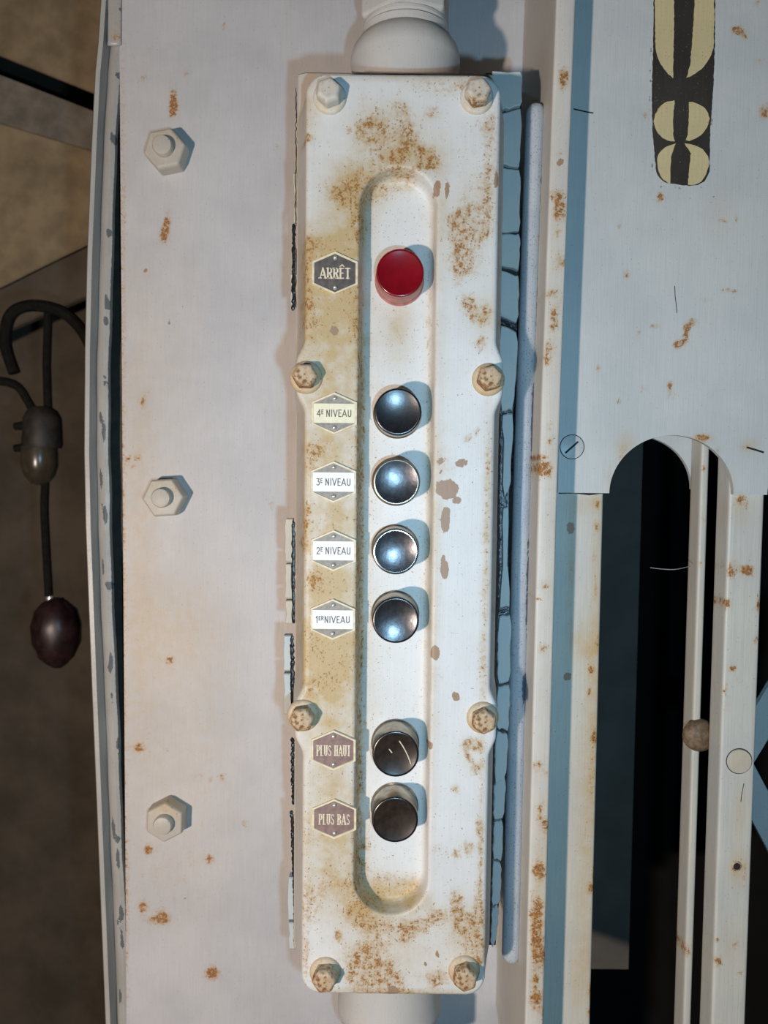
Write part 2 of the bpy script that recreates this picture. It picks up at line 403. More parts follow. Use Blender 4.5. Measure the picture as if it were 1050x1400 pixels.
f += [(k0, k0+1, k0+NB-1), (k0+NB//2-1, k0+NB//2, k0+NB//2+1)]
cov_b = blobs(HC,
  rust=[(520,180,26,24,.75),(500,175,12,14,.6),(555,175,5,20,1.3),(560,200,12,22,1.0),(577,213,16,9,1.3),(590,222,14,7,.8),(545,230,30,10,.7),(505,250,25,10,.6),(480,262,26,14,.7),(470,268,20,10,.6),(590,155,9,7,.8),
    (640,115,20,7,.6),(475,175,4,4,1.0),(420,188,7,5,1.2),(525,210,14,10,.7),(545,150,6,14,.7),(600,120,40,10,.45),
    (637,295,14,12,1.0),(625,320,10,12,1.1),(650,318,12,10,1.0),(620,300,8,6,.9),(660,310,8,10,.8),(642,365,14,12,.6),(625,350,12,16,.75),(628,375,8,10,.7),(640,345,6,5,.9),
    (668,170,9,22,.7),(670,220,8,30,.6),(665,280,8,30,.5),(640,415,9,8,1.2),(660,430,11,9,1.3),(648,432,8,8,.8),(657,470,6,8,1.2),(655,290,18,60,.3),
    (490,310,6,14,1.1),(488,300,8,40,.6),(420,420,9,30,.85),(430,440,16,16,.55),(418,370,6,50,.7),(440,335,16,8,.5),(470,390,12,8,.5),(485,430,10,60,.55),(425,340,10,14,.6),
    (492,560,5,90,.85),(492,720,5,120,.75),(490,900,5,110,.8),(490,1060,6,70,.8),(488,1180,8,50,.7),(430,620,14,14,.5),(425,640,8,14,.6),(420,700,7,16,.8),(415,745,6,10,1.0),(430,790,10,14,.7),(440,800,20,12,.5),(418,720,5,30,.6),
    (430,880,14,24,.55),(425,940,10,14,.7),(445,935,20,12,.5),(470,900,15,30,.35),(440,610,30,10,.45),(470,705,16,8,.4),
    (645,1015,9,6,1.2),(653,1022,6,6,1.1),(642,1035,5,6,1.1),(652,1052,7,8,.9),(637,1020,5,6,.9),(623,1078,5,6,1.0),(624,1168,4,4,1.4),(640,1160,6,9,1.1),(655,1135,4,10,.9),(600,1165,12,10,.3),
    (490,1250,22,14,.9),(478,1210,8,10,1.0),(500,1262,14,9,.7),(455,1205,16,14,.5),(430,1230,16,30,.55),(463,1279,5,5,1.6),
    (500,1318,24,22,1.15),(512,1300,18,16,.9),(490,1340,20,10,1.0),(530,1330,18,14,.9),(540,1345,10,6,1.0),(525,1270,14,12,.7),(560,1268,16,10,1.1),(553,1280,10,8,1.1),(580,1262,12,8,.9),(600,1252,10,8,1.1),
    (625,1250,12,18,.9),(640,1265,14,14,1.0),(655,1260,6,36,.9),(645,1290,14,14,1.0),(652,1308,9,12,1.1),(600,1335,16,8,1.0),(594,1345,10,6,.9),(640,1320,12,10,1.0),(657,1170,4,80,.7),(661,900,4,90,.6),(665,720,4,80,.5),(668,640,4,30,.6),
    (420,1140,6,60,.5),(418,1290,6,50,.6),(625,1225,6,10,1.0),(540,1358,60,5,.7),(440,1330,14,14,.5),
    (588,420,3,80,.5),(587,560,3,60,.35),(584,800,3,150,.35),(605,630,12,12,.3),(560,1222,24,9,.5),(520,1218,16,10,.6),(536,1238,40,6,.4),(497,1190,6,40,.5),(545,245,30,4,.4),(640,600,4,4,1.0),(652,590,3,3,1.2)],
  stain=[(455,520,48,150,.62),(455,760,42,140,.66),(452,960,44,130,.58),(455,1120,40,70,.5),(455,400,44,70,.52),(445,345,40,40,.42),(480,290,30,50,.5),(440,880,40,60,.5),(460,1200,36,60,.42),
    (520,175,60,36,.25),(560,215,40,20,.42),(490,240,50,30,.35),(640,280,40,70,.16),(660,430,20,30,.25),(640,1030,20,30,.14),(540,1300,90,50,.28),(640,1290,30,60,.30),(500,1240,40,30,.32),(535,1240,46,16,.45),(560,1230,24,14,.4),
    (595,620,12,320,.24),(590,900,9,320,.24),(664,800,7,300,.25),(545,450,20,60,.26),(545,435,16,26,.2),(424,140,14,40,.4),(412,600,10,500,.20),(600,300,10,60,.25),(540,1360,120,7,.4),(575,106,90,7,.35),(605,650,18,40,.12)],
  chip=[(598,258,6,11,1.2),(612,259,5,10,1.1),(612,669,15,13,1.5),(625,684,8,7,.9),(603,662,9,7,.9),(631,633,9,6,1.2),(603,630,6,5,1.1),(602,645,3,4,.9),(609,712,6,18,1.3),(611,700,5,9,1.0),(608,778,5,14,1.3),(607,765,4,8,1.0),
    (595,893,7,11,1.2),(623,952,5,7,1.2),(588,1020,4,6,1.2),(538,1354,9,7,1.2),(598,1303,4,6,1.2),(582,1316,4,5,1.1),(457,451,7,7,1.1),(679,246,3,15,1.0),(592,1234,3,5,.9),(645,660,3,4,.8),(652,662,3,3,.8)])
cover = obj('cover', v, f, M['cover'], cbx, cov_b, smooth=True, angle=50)
# casing behind the cover
ox0, ox1 = X(404, 700, 0.070), X(681, 700, 0.070)
oz1, oz0 = Z(410, 98, 0.070), cB+0.004
def slab_xz(x0, x1, z0, z1, r, h0, h1, n=240):
    o_ = rounded_outline(x0, x1, z0, z1, r, n, 0)
    i_ = inset_loop(o_, 0.0008)
    return loops_mesh([[(x, -h0, z) for x, z in o_], [(x, -(h1-0.0008), z) for x, z in o_], [(x, -h1, z) for x, z in i_]])
v, f = slab_xz(ox0+0.003, X(664, 700, 0.055), oz0, oz1-0.002, 0.006, 0.0, 0.060)
obj('casing', v, f, M['casing'], cbx)
v, f = slab_xz(ox0, cxR+0.0025, oz0-0.002, oz1, 0.0012, 0.060, 0.0702)
obj('casing_flange', v, f, M['casing'], cbx, [(ox0, 0.0, 0.01, 0.3, .35, 1)])

# painted gasket flakes on the right, with rubber showing in the cracks
HG = 0.070
rb = [(97,714),(150,714),(200,712),(320,711),(430,709),(500,707),(560,703),(620,701),(680,697),(760,696),(860,699),(960,697),(1060,693),(1130,688),(1230,684),(1295,679)]
lb = [(97,672),(150,686),(320,684),(370,683),(450,683),(530,684),(600,687),(690,687),(760,686),(850,681),(930,680),(990,678),(1100,675),(1200,673),(1295,671)]
def interp(t, y):
    for (a, va), (b, vb) in zip(t, t[1:]):
        if a <= y <= b: return va+(vb-va)*(y-a)/(b-a)
    return t[0][1] if y < t[0][0] else t[-1][1]
def to_xz(pts, h): return [(P(a, b, h).x, P(a, b, h).z) for a, b in pts]
pieces = [(97,147,0,6),(151,226,6,-3),(230,316,-3,1),(320,366,1,-7),(373,436,-7,-9),(449,561,-9,2),(566,676,2,6),(694,831,0,2),(842,934,3,4),(938,998,3,-4),(1002,1068,-4,11),(1066,1120,11,1),(1124,1176,1,-4),(1180,1238,-4,3),(1241,1293,3,8)]
for i, (y0, y1, t0, t1) in enumerate(pieces):
    ys = lin(y0, y1, 7); pr = []; plf = []
    for k, y in enumerate(ys):
        u = k/7
        xr = interp(rb, y)+random.uniform(-0.8, 0.8)-(2.0 if k in (0, 7) else 0); xl = interp(lb, y)+random.uniform(-0.8, 0.8)+(1.8 if k in (0, 7) else 0)
        if i in (6, 7): xl += 1.5*math.sin(u*3.1); xr -= (2.5 if i == 7 else 1.0)*math.sin(u*3.1)
        sk = t0*(1-u)+t1*u
        pr.append((xr, y-sk*0.5*(1 if k in (0, 7) else 0.6))); plf.append((xl, y+sk*0.5*(1 if k in (0, 7) else 0.6)))
    top = [(plf[0][0]+(pr[0][0]-plf[0][0])*q, plf[0][1]+(pr[0][1]-plf[0][1])*q+random.uniform(-1.6, 1.6)) for q in (0.3, 0.55, 0.8)]
    bot = [(pr[-1][0]+(plf[-1][0]-pr[-1][0])*q, pr[-1][1]+(plf[-1][1]-pr[-1][1])*q+random.uniform(-1.6, 1.6)) for q in (0.3, 0.6, 0.8)]
    v, f = poly_slab(to_xz(plf[:1]+top+pr+bot+plf[:0:-1], HG), -HG-random.uniform(-0.0004, 0.0006), -HG+0.004, 0.0006)
    obj('gasket_piece', v, f, M['crust'], cbx)
ys = lin(100, 1292, 90)
bed = [(interp(rb, y)-1.6, y) for y in ys]+[(interp(lb, y)-9, y) for y in reversed(ys)]
v, f = poly_slab(to_xz(bed, HG-0.003), -HG+0.003, -HG+0.008)
obj('gasket', v, f, M['rubber'], cbx)
# glossy squeezed-out rubber bead along the cover's right edge
path = []; rad = []
wt = [(360,0.4),(440,1.2),(500,1.0),(548,2.2),(600,3.4),(690,3.4),(800,3.4),(900,3.0),(960,2.2),(1040,2.0),(1100,1.4),(1200,1.5),(1288,0.7)]
bx_ = [(360,684.5),(440,683),(530,682),(600,681),(690,680),(760,680),(850,678),(930,677),(990,676),(1100,673),(1200,671.5),(1288,670)]
for y in lin(360, 1288, 230):
    q = P(interp(bx_, y)+random.uniform(-0.7, 0.7), y, HG+0.001); path.append(q); rad.append(interp(wt, y)*SC(HG)*random.uniform(0.75, 1.25))
v, f = tube(path, rad, 8); obj('rubber_bead', v, f, M['rubber'], cbx, smooth=True)
# flaked gasket along the left edge
for (y0, y1, x0, x1, mt) in ((160,232,404,409,'crust_cream'),(236,304,402,408,'crust_cream'),(338,372,399,405,'crust_cream'),(374,418,397,403,'crust_cream'),
                             (709,768,390,400,'crust_cream'),(771,818,390,399,'crust_cream'),(821,853,391,400,'crust_cream'),(869,917,388,399,'crust'),(921,977,388,398,'crust'),(1200,1258,394,402,'crust'),(1262,1298,395,403,'crust')):
    h = 0.066
    yy = lin(y0, y1, 5)
    L_ = [(x0+random.uniform(-1, 1), y) for y in yy]; R_ = [(x1+random.uniform(-1, 1), y) for y in yy]
    v, f = poly_slab(to_xz(L_+R_[::-1], h), -h, -h+0.005, 0.0005); obj('gasket_flake', v, f, M[mt], cbx)
for (y0, y1, xa, xb_, rr) in ((306,425,402,401,2.2),(712,852,401,402,2.4),(868,982,399,401,2.8),(1008,1100,400,401,2.6),(1108,1200,399,402,2.4),(1200,1290,401,403,1.2),(120,306,405,404,0.7)):
    pth = []; rd = []
    for k in range(41):
        u = k/40; pth.append(P(xa+(xb_-xa)*u+random.uniform(-0.8, 0.8), y0+(y1-y0)*u, 0.0675)); rd.append(rr*SC(0.067)*random.uniform(0.7, 1.3)*(0.4 if k in (0, 40) else 1))
    v, f = tube(pth, rd, 7); obj('rubber_bead', v, f, M['rubber'], cbx, smooth=True)

# eight cover bolts
bolt_px = [(449,121,0,20,'bolt'),(655,121,0,10,'bolt'),(416,513,1,0,'bolt_rusty'),(671,516,1,15,'bolt_rusty'),(412,986,1,8,'bolt_rusty'),(663,989,1,25,'bolt_rusty'),(443,1345,1,5,'bolt_rusty'),(637,1343,1,22,'bolt_rusty')]
for (bx, by, ru, ph, mt) in bolt_px:
    hh = 0.0078
    c = P(bx, by, HC+hh); ph = R(ph); r = 0.0054
    v, f = lathe((c.x, -HC+0.0005, c.z), (0, -1, 0), [(0.0070, 0), (0.0068, 0.0010), (0.0063, 0.0016), (0.0056, 0.0020)], 28)
    b = obj('cover_bolt', v, f, M['cover'] if by < 200 else M[mt], cbx, [(c.x, c.z-0.004, 0.012, 0.008, 0.5, 1)], smooth=True)
    lp = [hex_loop(c, r, -HC-0.0015, ph), hex_loop(c, r, -HC-hh+0.0018, ph), hex_loop(c, r*0.93, -HC-hh+0.0007, ph), hex_loop(c, r*0.72, -HC-hh, ph)]
    v, f = loops_mesh(lp)
    head = obj('bolt_head', v, f, M[mt], b, [(c.x, c.z-0.006, 0.009, 0.0045, 1.1 if by > 200 or bx > 600 else 0.1, 0), (c.x-0.006, c.z+0.002, 0.003, 0.006, 0.8 if by > 200 else 0, 0), (c.x, c.z+0.007, 0.006, 0.003, 0.9 if by > 900 else 0, 0)])
    bv = head.modifiers.new('round', 'BEVEL'); bv.width = 0.0011; bv.segments = 3; bv.limit_method = 'ANGLE'; bv.angle_limit = R(20)

# push buttons with dished faces
def button(bx, by, face, side, rim, lab, r=0.0106, hgt=0.0142, rimw=0.0004):
    hf = HF+hgt
    c = P(bx, by, hf); rr = r
    v, f = lathe((c.x, -HF, c.z), (0, -1, 0), [(rr+0.0007, 0), (rr+0.0007, 0.0008), (rr+0.0001, 0.0012), (rr, hgt-0.0008), (rr-0.0003, hgt-0.0002), (rr-0.0007-rimw*0.5, hgt)], 48, cap1=False)
    b = obj('push_button', v, f, M[side], cbx, smooth=True, angle=40); b['label'] = lab
    sl_ = R(16); Rs = rr/math.sin(sl_); pr = []
    r1 = rr-0.0005-rimw
    z0 = Rs*math.cos(sl_)
    for k in range(13):
        q = r1*(1-k/12.5)
        pr.append((q, hgt-0.0001-(math.sqrt(Rs*Rs-q*q)-math.sqrt(Rs*Rs-r1*r1))))
    v, f = lathe((c.x, -HF, c.z), (0, -1, 0), [(r1+0.0001, hgt-0.0040)]+pr, 48)
    obj('dished_face', v, f, M[face], b, smooth=True, angle=60)
    v, f = lathe((c.x, -HF, c.z), (0, -1, 0), [(rr-0.0001, hgt-0.0010), (rr-0.0001, hgt-0.0002), (rr-0.0004, hgt+0.0001), (r1, hgt+0.0001), (r1-0.0001, hgt-0.0008)], 48, cap1=False, cap0=False)
    obj('rim', v, f, M[rim], b, smooth=True, angle=60)
    return b, c, hf
button(547, 373, 'red', 'red_side', 'red', 'red stop button', 0.0098)
button(544, 563, 'black', 'sleeve', 'black', 'glossy black button beside the fourth level tag', 0.0098)
button(542, 659, 'gun', 'sleeve', 'sleeve', 'dark metallic button beside the third level tag', 0.0098)
button(541, 754, 'gun', 'sleeve', 'chrome', 'dark metallic button with bright rim beside the second level tag', 0.0097, rimw=0.0005)
button(541, 848, 'gun', 'sleeve', 'black', 'dark metallic button beside the first level tag', 0.0098)
b6, c6, h6 = button(541, 1031, 'brown_black', 'sleeve', 'black', 'scratched brown-black button beside the PLUS HAUT tag', 0.0099)
button(540, 1121, 'brown_black', 'sleeve', 'black', 'dull brown-black button beside the PLUS BAS tag', 0.0099)
for pts in ([(546,1013),(552,1022),(558,1034),(562,1045)], [(532,1024),(536,1029)]):
    pth = smooth_path([P(a, b, h6-0.0006) for a, b in pts], 6)
    v, f = tube(pth, 0.00028, 5); obj('scratch', v, f, M['cream_ink'], b6)

# ---- lettering: small stroke alphabet (x to width, y 0..1)
GL = {
 'A': (0.8, [[(0,0),(0.4,1),(0.8,0)], [(0.14,0.3),(0.66,0.3)]]),
 'B': (0.66, [[(0.08,0),(0.08,1)], [(0.08,1),(0.45,1),(0.58,0.88),(0.58,0.66),(0.45,0.53),(0.08,0.53)], [(0.45,0.53),(0.62,0.4),(0.62,0.14),(0.47,0),(0.08,0)]]),
 'E': (0.56, [[(0.08,0),(0.08,1)], [(0.08,1),(0.56,1)], [(0.08,0.52),(0.48,0.52)], [(0.08,0),(0.56,0)]]),
 'H': (0.7, [[(0.08,0),(0.08,1)], [(0.62,0),(0.62,1)], [(0.08,0.52),(0.62,0.52)]]),
 'I': (0.2, [[(0.1,0),(0.1,1)]]),
 'L': (0.56, [[(0.08,1),(0.08,0)], [(0.08,0),(0.56,0)]]),
 'N': (0.7, [[(0.08,0),(0.08,1),(0.62,0),(0.62,1)]]),
 'P': (0.62, [[(0.08,0),(0.08,1)], [(0.08,1),(0.44,1),(0.6,0.86),(0.6,0.62),(0.44,0.48),(0.08,0.48)]]),
 'R': (0.66, [[(0.08,0),(0.08,1)], [(0.08,1),(0.44,1),(0.58,0.86),(0.58,0.65),(0.44,0.52),(0.08,0.52)], [(0.34,0.52),(0.64,0)]]),
 'S': (0.6, [[(0.56,0.82),(0.46,0.97),(0.18,0.97),(0.06,0.84),(0.06,0.66),(0.18,0.55),(0.44,0.45),(0.56,0.33),(0.56,0.15),(0.44,0.02),(0.16,0.02),(0.04,0.18)]]),
 'T': (0.64, [[(0.32,0),(0.32,1)], [(0,1),(0.64,1)]]),
 'U': (0.68, [[(0.08,1),(0.08,0.2),(0.2,0.02),(0.48,0.02),(0.6,0.2),(0.6,1)]]),
 'V': (0.74, [[(0,1),(0.37,0),(0.74,1)]]),
 '1': (0.3, [[(0.0,0.75),(0.2,1),(0.2,0)]]),
 '2': (0.58, [[(0.04,0.78),(0.14,0.96),(0.42,0.96),(0.54,0.8),(0.52,0.6),(0.04,0.02)], [(0.04,0.02),(0.58,0.02)]]),
 '3': (0.56, [[(0.03,0.97),(0.5,0.97),(0.26,0.6),(0.46,0.52),(0.54,0.32),(0.46,0.08),(0.24,0),(0.02,0.12)]]),
 '4': (0.6, [[(0.44,0),(0.44,1),(0,0.3),(0.6,0.3)]]),
}
SERIF = {'A': [(0,0),(0.8,0)], 'R': [(0.08,0),(0.08,1),(0.64,0)], 'T': [(0.32,0)], 'P': [(0.08,0),(0.08,1)], 'L': [(0.08,0),(0.08,1)], 'U': [(0.08,1),(0.6,1)],
         'H': [(0.08,0),(0.08,1),(0.62,0),(0.62,1)], 'B': [(0.08,0),(0.08,1)], 'E': [(0.08,0),(0.08,1)], 'S': []}
def lettering(items, cx, cz, width, height, th, y, serif=0.0, xgap=0.2):
    """items: list of (char, scale, raise, gap_after); returns verts/faces of flat print at depth y"""
    total = 0
    for ch, s, up, gap in items: total += (GL[ch][0]*s if ch != ' ' else 0.4)+gap
    total -= items[-1][3]
    kx = width/total; V = []; Fs = []; cur = cx-width/2
    def seg(a, b, wdt, k=[0]):
        ax, az = a; bx2, bz = b; L = math.hypot(bx2-ax, bz-az)
        if L < 1e-9: return
        dx, dz = (bx2-ax)/L, (bz-az)/L; e = wdt*0.42
        nx_, nz_ = -dz*wdt/2, dx*wdt/2; i = len(V); k[0] += 1; yy = y-0.000004*(k[0] % 7)
        for q in ((ax-dx*e+nx_, az-dz*e+nz_), (bx2+dx*e+nx_, bz+dz*e+nz_), (bx2+dx*e-nx_, bz+dz*e-nz_), (ax-dx*e-nx_, az-dz*e-nz_)): V.append((q[0], yy, q[1]))
        Fs.append((i, i+1, i+2, i+3))
    for ch, s, up, gap in items:
        if ch == ' ': cur += (0.4+gap)*kx; continue
        wd, strokes = GL[ch]
        tr = lambda p: (cur+p[0]*s*kx, cz-height/2+(up+p[1]*s)*height)
        for st in strokes:
            for a, b in zip(st, st[1:]):
                thin = serif and (abs(b[1]-a[1]) < 0.2 or (ch in 'A' and b[0] < 0.5 and b[1] > a[1]))
                seg(tr(a), tr(b), th*(0.6 if thin else 1.0)*(0.85 if s < 0.9 else 1))
        if serif:
            for (sx_, sy_) in SERIF.get(ch, []):
                q = tr((sx_, sy_)); seg((q[0]-serif, q[1]), (q[0]+serif, q[1]), th*0.5)
        cur += (wd*s+gap)*kx
    return V, Fs
def word(s, gap=0.2): return [(c, 1.0, 0.0, gap) for c in s]
def hexa(c, wx, hz, sh, y, k=1.0): return [(c.x+a*wx*k, y, c.z+b*k) for a, b in ((0,hz),(1,sh),(1,-sh),(0,-hz),(-1,-sh),(-1,sh))]
def nameplate(px, py, style, items, lab):
    c = P(px, py, HC+0.001); s = SC(HC)
    wx, hz, sh = 31*s, 28.5*s, 15*s
    y0 = -HC+0.0003; y1 = -HC-0.0011
    tilt = random.uniform(-0.01, 0.01)
    # plate with a raised border lip
    lp = [hexa(c, wx, hz, sh, y0), hexa(c, wx, hz, sh, y1+0.0003), hexa(c, wx, hz, sh, y1, 0.985), hexa(c, wx, hz, sh, y1, 0.91), hexa(c, wx, hz, sh, y1+0.0004, 0.88)]
    v, f = loops_mesh(lp)
    b = obj('nameplate', v, f, M['tag_border'], cbx); b['label'] = lab
    yf = y1+0.0002
    v, f = loops_mesh([hexa(c, wx, hz, sh, yf+0.0002, 0.885), hexa(c, wx, hz, sh, yf, 0.88)])
    obj('tag_face', v, f, M[{'dark': 'tag_dark', 'mauve': 'tag_mauve'}.get(style, 'tag_grey')], b)
    yl = yf
    if style in ('white', 'ivory'):
        v, f = box(c.x-wx*0.90, c.x+wx*0.90, yf-0.00025, yf+0.0001, c.z-13*s, c.z+13*s)
        obj('label_strip', v, f, M['tag_'+style], b); yl = yf-0.00025
        V2, F2 = lettering(items, c.x, c.z, 46*s, 9.0*s, 1.15*s, yl-0.00008)
        obj('lettering', V2, F2, M['ink'], b)
    elif style == 'dark':
        V2, F2 = lettering(items, c.x, c.z-0.5*s, 40*s, 13*s, 2.3*s, yl-0.00008, serif=1.9*s)
        e = P(px+9.6, py-10.5, HC+0.001)      # circumflex of the E
        i = len(V2)
        for q in ((-3.4,-1.6),(0,1.4),(3.4,-1.6),(3.0,-3.0),(0,-0.6),(-3.0,-3.0)): V2.append((e.x+q[0]*s, yl-0.00008, e.z+q[1]*s))
        F2 += [(i, i+1, i+4, i+5), (i+1, i+2, i+3, i+4)]
        obj('lettering', V2, F2, M['cream_ink'], b)
    else:
        V2, F2 = lettering(items, c.x, c.z-0.3*s, (46 if len(items) > 8 else 42)*s, 14*s, 1.8*s, yl-0.00008, serif=1.25*s)
        obj('lettering', V2, F2, M['cream_ink'], b)
    for dz in (20, -19.5):
        v, f = lathe((c.x+random.uniform(-0.5, 0.5)*s, yf, c.z+dz*s), (0, -1, 0), [(3.2*s, 0), (3.0*s, 0.0004), (2.0*s, 0.0008), (0.8*s, 0.00095)], 14)
        obj('rivet', v, f, M['rivet'], b, smooth=True, angle=70)
    return b
nv = word('NIVEAU', 0.24)
nameplate(458, 373, 'dark', word('ARRET', 0.26), 'dark grey hexagonal tag reading ARRÊT')
sup = lambda n, e: [(n, 1.0, 0.0, 0.22)]+[(c, 0.6, 0.4, 0.18) for c in e]
def fix(l, g): l = list(l); l[-1] = (*l[-1][:3], g); return l
nameplate(457, 565, 'ivory', fix(sup('4', 'E'), 0.62)+nv, 'hexagonal tag with ivory strip reading 4E NIVEAU')
nameplate(456, 659, 'white', fix(sup('3', 'E'), 0.62)+nv, 'hexagonal tag with white strip reading 3E NIVEAU')
nameplate(456, 753, 'white', fix(sup('2', 'E'), 0.62)+nv, 'hexagonal tag with white strip reading 2E NIVEAU')
nameplate(455, 847, 'white', fix(sup('1', 'ER'), 0.24)+nv, 'hexagonal tag with white strip reading 1ER NIVEAU')
nameplate(456, 1026, 'mauve', word('PLUS', 0.34)+[(' ', 1, 0, 0.2)]+word('HAUT', 0.34), 'faded mauve hexagonal tag reading PLUS HAUT')
nameplate(457, 1120, 'mauve', word('PLUS', 0.34)+[(' ', 1, 0, 0.2)]+word('BAS', 0.34), 'faded mauve hexagonal tag reading PLUS BAS')

# ================================================================== conduit glands above and below the box
def gland(px, py, up, lab):
    hg = 0.047
    a = P(px, py, hg); s = 1 if up else -1
    t = thing('conduit_gland', lab, 'conduit fitting', (a.x, -hg, a.z), 'conduit fittings on the button box')
    pr = [(0.0240, -0.018), (0.0246, -0.004), (0.0258, 0.001), (0.0258, 0.004), (0.0246, 0.0080), (0.0224, 0.0112), (0.0200, 0.0130), (0.0195, 0.0134)]
    v, f = lathe(a, (0, 0, s), pr, 56); obj('gland_body', v, f, M['gland'], t, smooth=True, angle=50)
    pr = [(0.0190, 0.0130), (0.0204, 0.0136), (0.0206, 0.0160), (0.0198, 0.0168), (0.0188, 0.0172), (0.0200, 0.0180), (0.0200, 0.0192), (0.019, 0.0196)]
    v, f = lathe(a, (0, 0, s), pr, 56); obj('ring', v, f, M['gland'], t, smooth=True, angle=35)
    v, f = lathe(a, (0, 0, s), [(0.0205, 0.0196), (0.0222, 0.0206), (0.0222, 0.0360), (0.0205, 0.0372)], 6, phase=0.35); hx = obj('compression_nut', v, f, M['gland'], t)
    bv = hx.modifiers.new('round', 'BEVEL'); bv.width = 0.001; bv.segments = 2
    v, f = lathe(a, (0, 0, s), [(0.0150, 0.037), (0.0150, 0.085)], 32); obj('conduit', v, f, M['gland'], t, smooth=True)
gland(554, 96, True, 'large painted conduit fitting entering the top of the button box')
gland(532, 1362, False, 'painted conduit fitting leaving the bottom of the button box')

# ================================================================== post and round bar right of the box
HPo = 0.085
px0, px1 = X(735.5, 700, HPo), X(761.5, 700, HPo)
zt2, zb2 = Z(760, -60, HPo)+0.03, Z(740, 1460, HPo)-0.03
prf = rrect(px0, px1, -HPo, 0.0, 0.0012, 3, 0.0022)
def lean(z): return 0.0036*max(0.0, z/0.24)**1.15-0.0010*max(0.0, -z/0.24)
v, f = sweep_z(prf, lin(zb2, zt2, 300), lambda z: (lean(z), 0))
po_b = blobs(HPo, rust=[(771,108,6,11,1.7),(772,170,3,4,1.3),(763,210,3,3,1.3),(762,270,8,8,1.3),(768,280,4,3,1.2),(765,293,7,11,1.4),(763,320,3,4,1.0),(767,358,6,8,1.2),(755,345,3,4,1),(754,402,8,5,1.2),(757,430,6,10,1.1),(758,446,5,5,1.1),
    (750,478,5,14,1.4),(748,495,4,6,1.2),(750,582,4,4,1.1),(755,603,4,7,1.4),(745,642,9,10,1.6),(740,625,4,4,1.3),(744,800,6,6,1.2),(735,817,3,3,1.3),(743,886,7,5,1.1),
    (735,1047,6,7,1.5),(746,1057,3,4,1.3),(740,1110,4,12,1.3),(746,1128,6,8,1.5),(735,1188,7,10,1.5),(742,1195,5,6,1.3),(732,1245,7,16,1.5),(733,1275,7,16,1.5),(736,1305,9,14,1.6),(732,1340,6,10,1.1),(733,1366,8,12,1.5),(744,1385,4,8,1.2),(740,1250,12,110,.35),(765,300,10,200,.15),(745,640,12,80,.2)],
    stain=[(750,700,14,700,.16),(738,1250,14,150,.25)], chip=[(768,222,5,7,1.2),(772,272,3,4,1.0)])
post = obj('steel_post', v, f, M['post'], None, po_b, smooth=True, angle=40)
tag(post, 'narrow cream-white steel post with orange rust patches, between button box and gate', 'post')
# round bar fixed to the post's side
hT = 0.063; rT = 0.0043
tx = X(714.5, 700, hT+0.003); tz1 = Z(731, 136, hT+0.006); tz0 = Z(707, 1324, hT+0.006)
lp = []
for z, k in [(tz0, 0.5), (tz0+0.0012, 0.85), (tz0+0.003, 1.0)]+[(z, 1.0) for z in lin(tz0+0.006, tz1-0.006, 260)]+[(tz1-0.003, 1.0), (tz1-0.001, 0.86), (tz1, 0.6)]:
    lp.append([(tx+lean(z)+rT*k*math.cos(2*math.pi*j/28), -hT-rT*1.15*k*math.sin(2*math.pi*j/28), z) for j in range(28)])
v, f = loops_mesh(lp)
tb = blobs(hT+0.005, rust=[(737,322,3,6,1.0),(727,425,3,6,.9),(703,1230,3,4,.9),(738,160,2,2,.8)], chip=[(741,250,2.6,60,.62),(736,420,3,70,.66),(729,580,4.5,90,.72),(722,800,4,120,.66),(718,940,6,40,.75),(712,1060,2.5,60,.5),(738,490,6,16,.75)])
bar_ = obj('round_bar', v, f, M['tube'], None, tb, smooth=True, angle=50)
tag(bar_, 'slim vertical round bar painted grey-blue, fixed against the steel post', 'bar')
# bead of old filler between bar and post
pth = [(px0+lean(z)-0.0006+random.uniform(-0.0003, 0.0003), -hT-0.0015+random.uniform(-0.0004, 0.0004), z) for z in lin(tz0+0.01, tz1-0.002, 220)]
v, f = tube(pth, [0.0011*random.uniform(0.6, 1.5) for _ in pth], 7); obj('weld_bead', v, f, M['tube'], bar_, [(px0, 0.02, 0.01, 0.12, 0.5, 2)], smooth=True)

# ================================================================== lift gate on the right
HG2 = 0.065
gz = Z(900, 675, HG2); gx0 = px1+0.0046; gx1 = X(1050, 700, HG2)+0.075; gtop = Z(900, -60, HG2)+0.03
gate = thing('lift_gate', 'grey painted folding lift gate with arched sheet and vertical channel bars', 'gate', ((gx0+gx1)/2, -HG2, zb2))
def arched_sheet(name, x0, x1, z0, z1, h, arches, th, mat, bl, parent, nz_=110, thick_back=True):
    xs = []
    cur = x0
    for (ac, ar, az) in arches:
        n = max(2, int((ac-ar-cur)/0.0016))
        xs += [(cur+(ac-ar-cur)*i/n, z0) for i in range(n+1)]
        for i in range(1, 40):
            a = math.pi*(1-i/40); xs.append((ac+ar*math.cos(a), z0+az*math.sin(a)))
        cur = ac+ar
    if cur < x1:
        n = max(2, int((x1-cur)/0.0016)); xs += [(cur+(x1-cur)*i/n, z0) for i in range(n+1)]
    m = len(xs)
    V_ = [(x, -h, zz+(z1-zz)*j/nz_) for j in range(nz_+1) for x, zz in xs]
    F_ = [(j*m+i, j*m+i+1, (j+1)*m+i+1, (j+1)*m+i) for j in range(nz_) for i in range(m-1)]
    o_ = obj(name, V_, F_, mat, parent, bl)
    s_ = o_.modifiers.new('thickness', 'SOLIDIFY'); s_.thickness = th
    s_.offset = 1 if o_.data.polygons[5].normal.y > 0 else -1
    return o_
ac = (X(833, 672, HG2)+X(1003, 674, HG2))/2; ar = (X(1003, 674, HG2)-X(833, 672, HG2))/2; az = Z(925, 595, HG2)-gz
pitch = X(1049, 676, HG2)-X(833, 672, HG2)
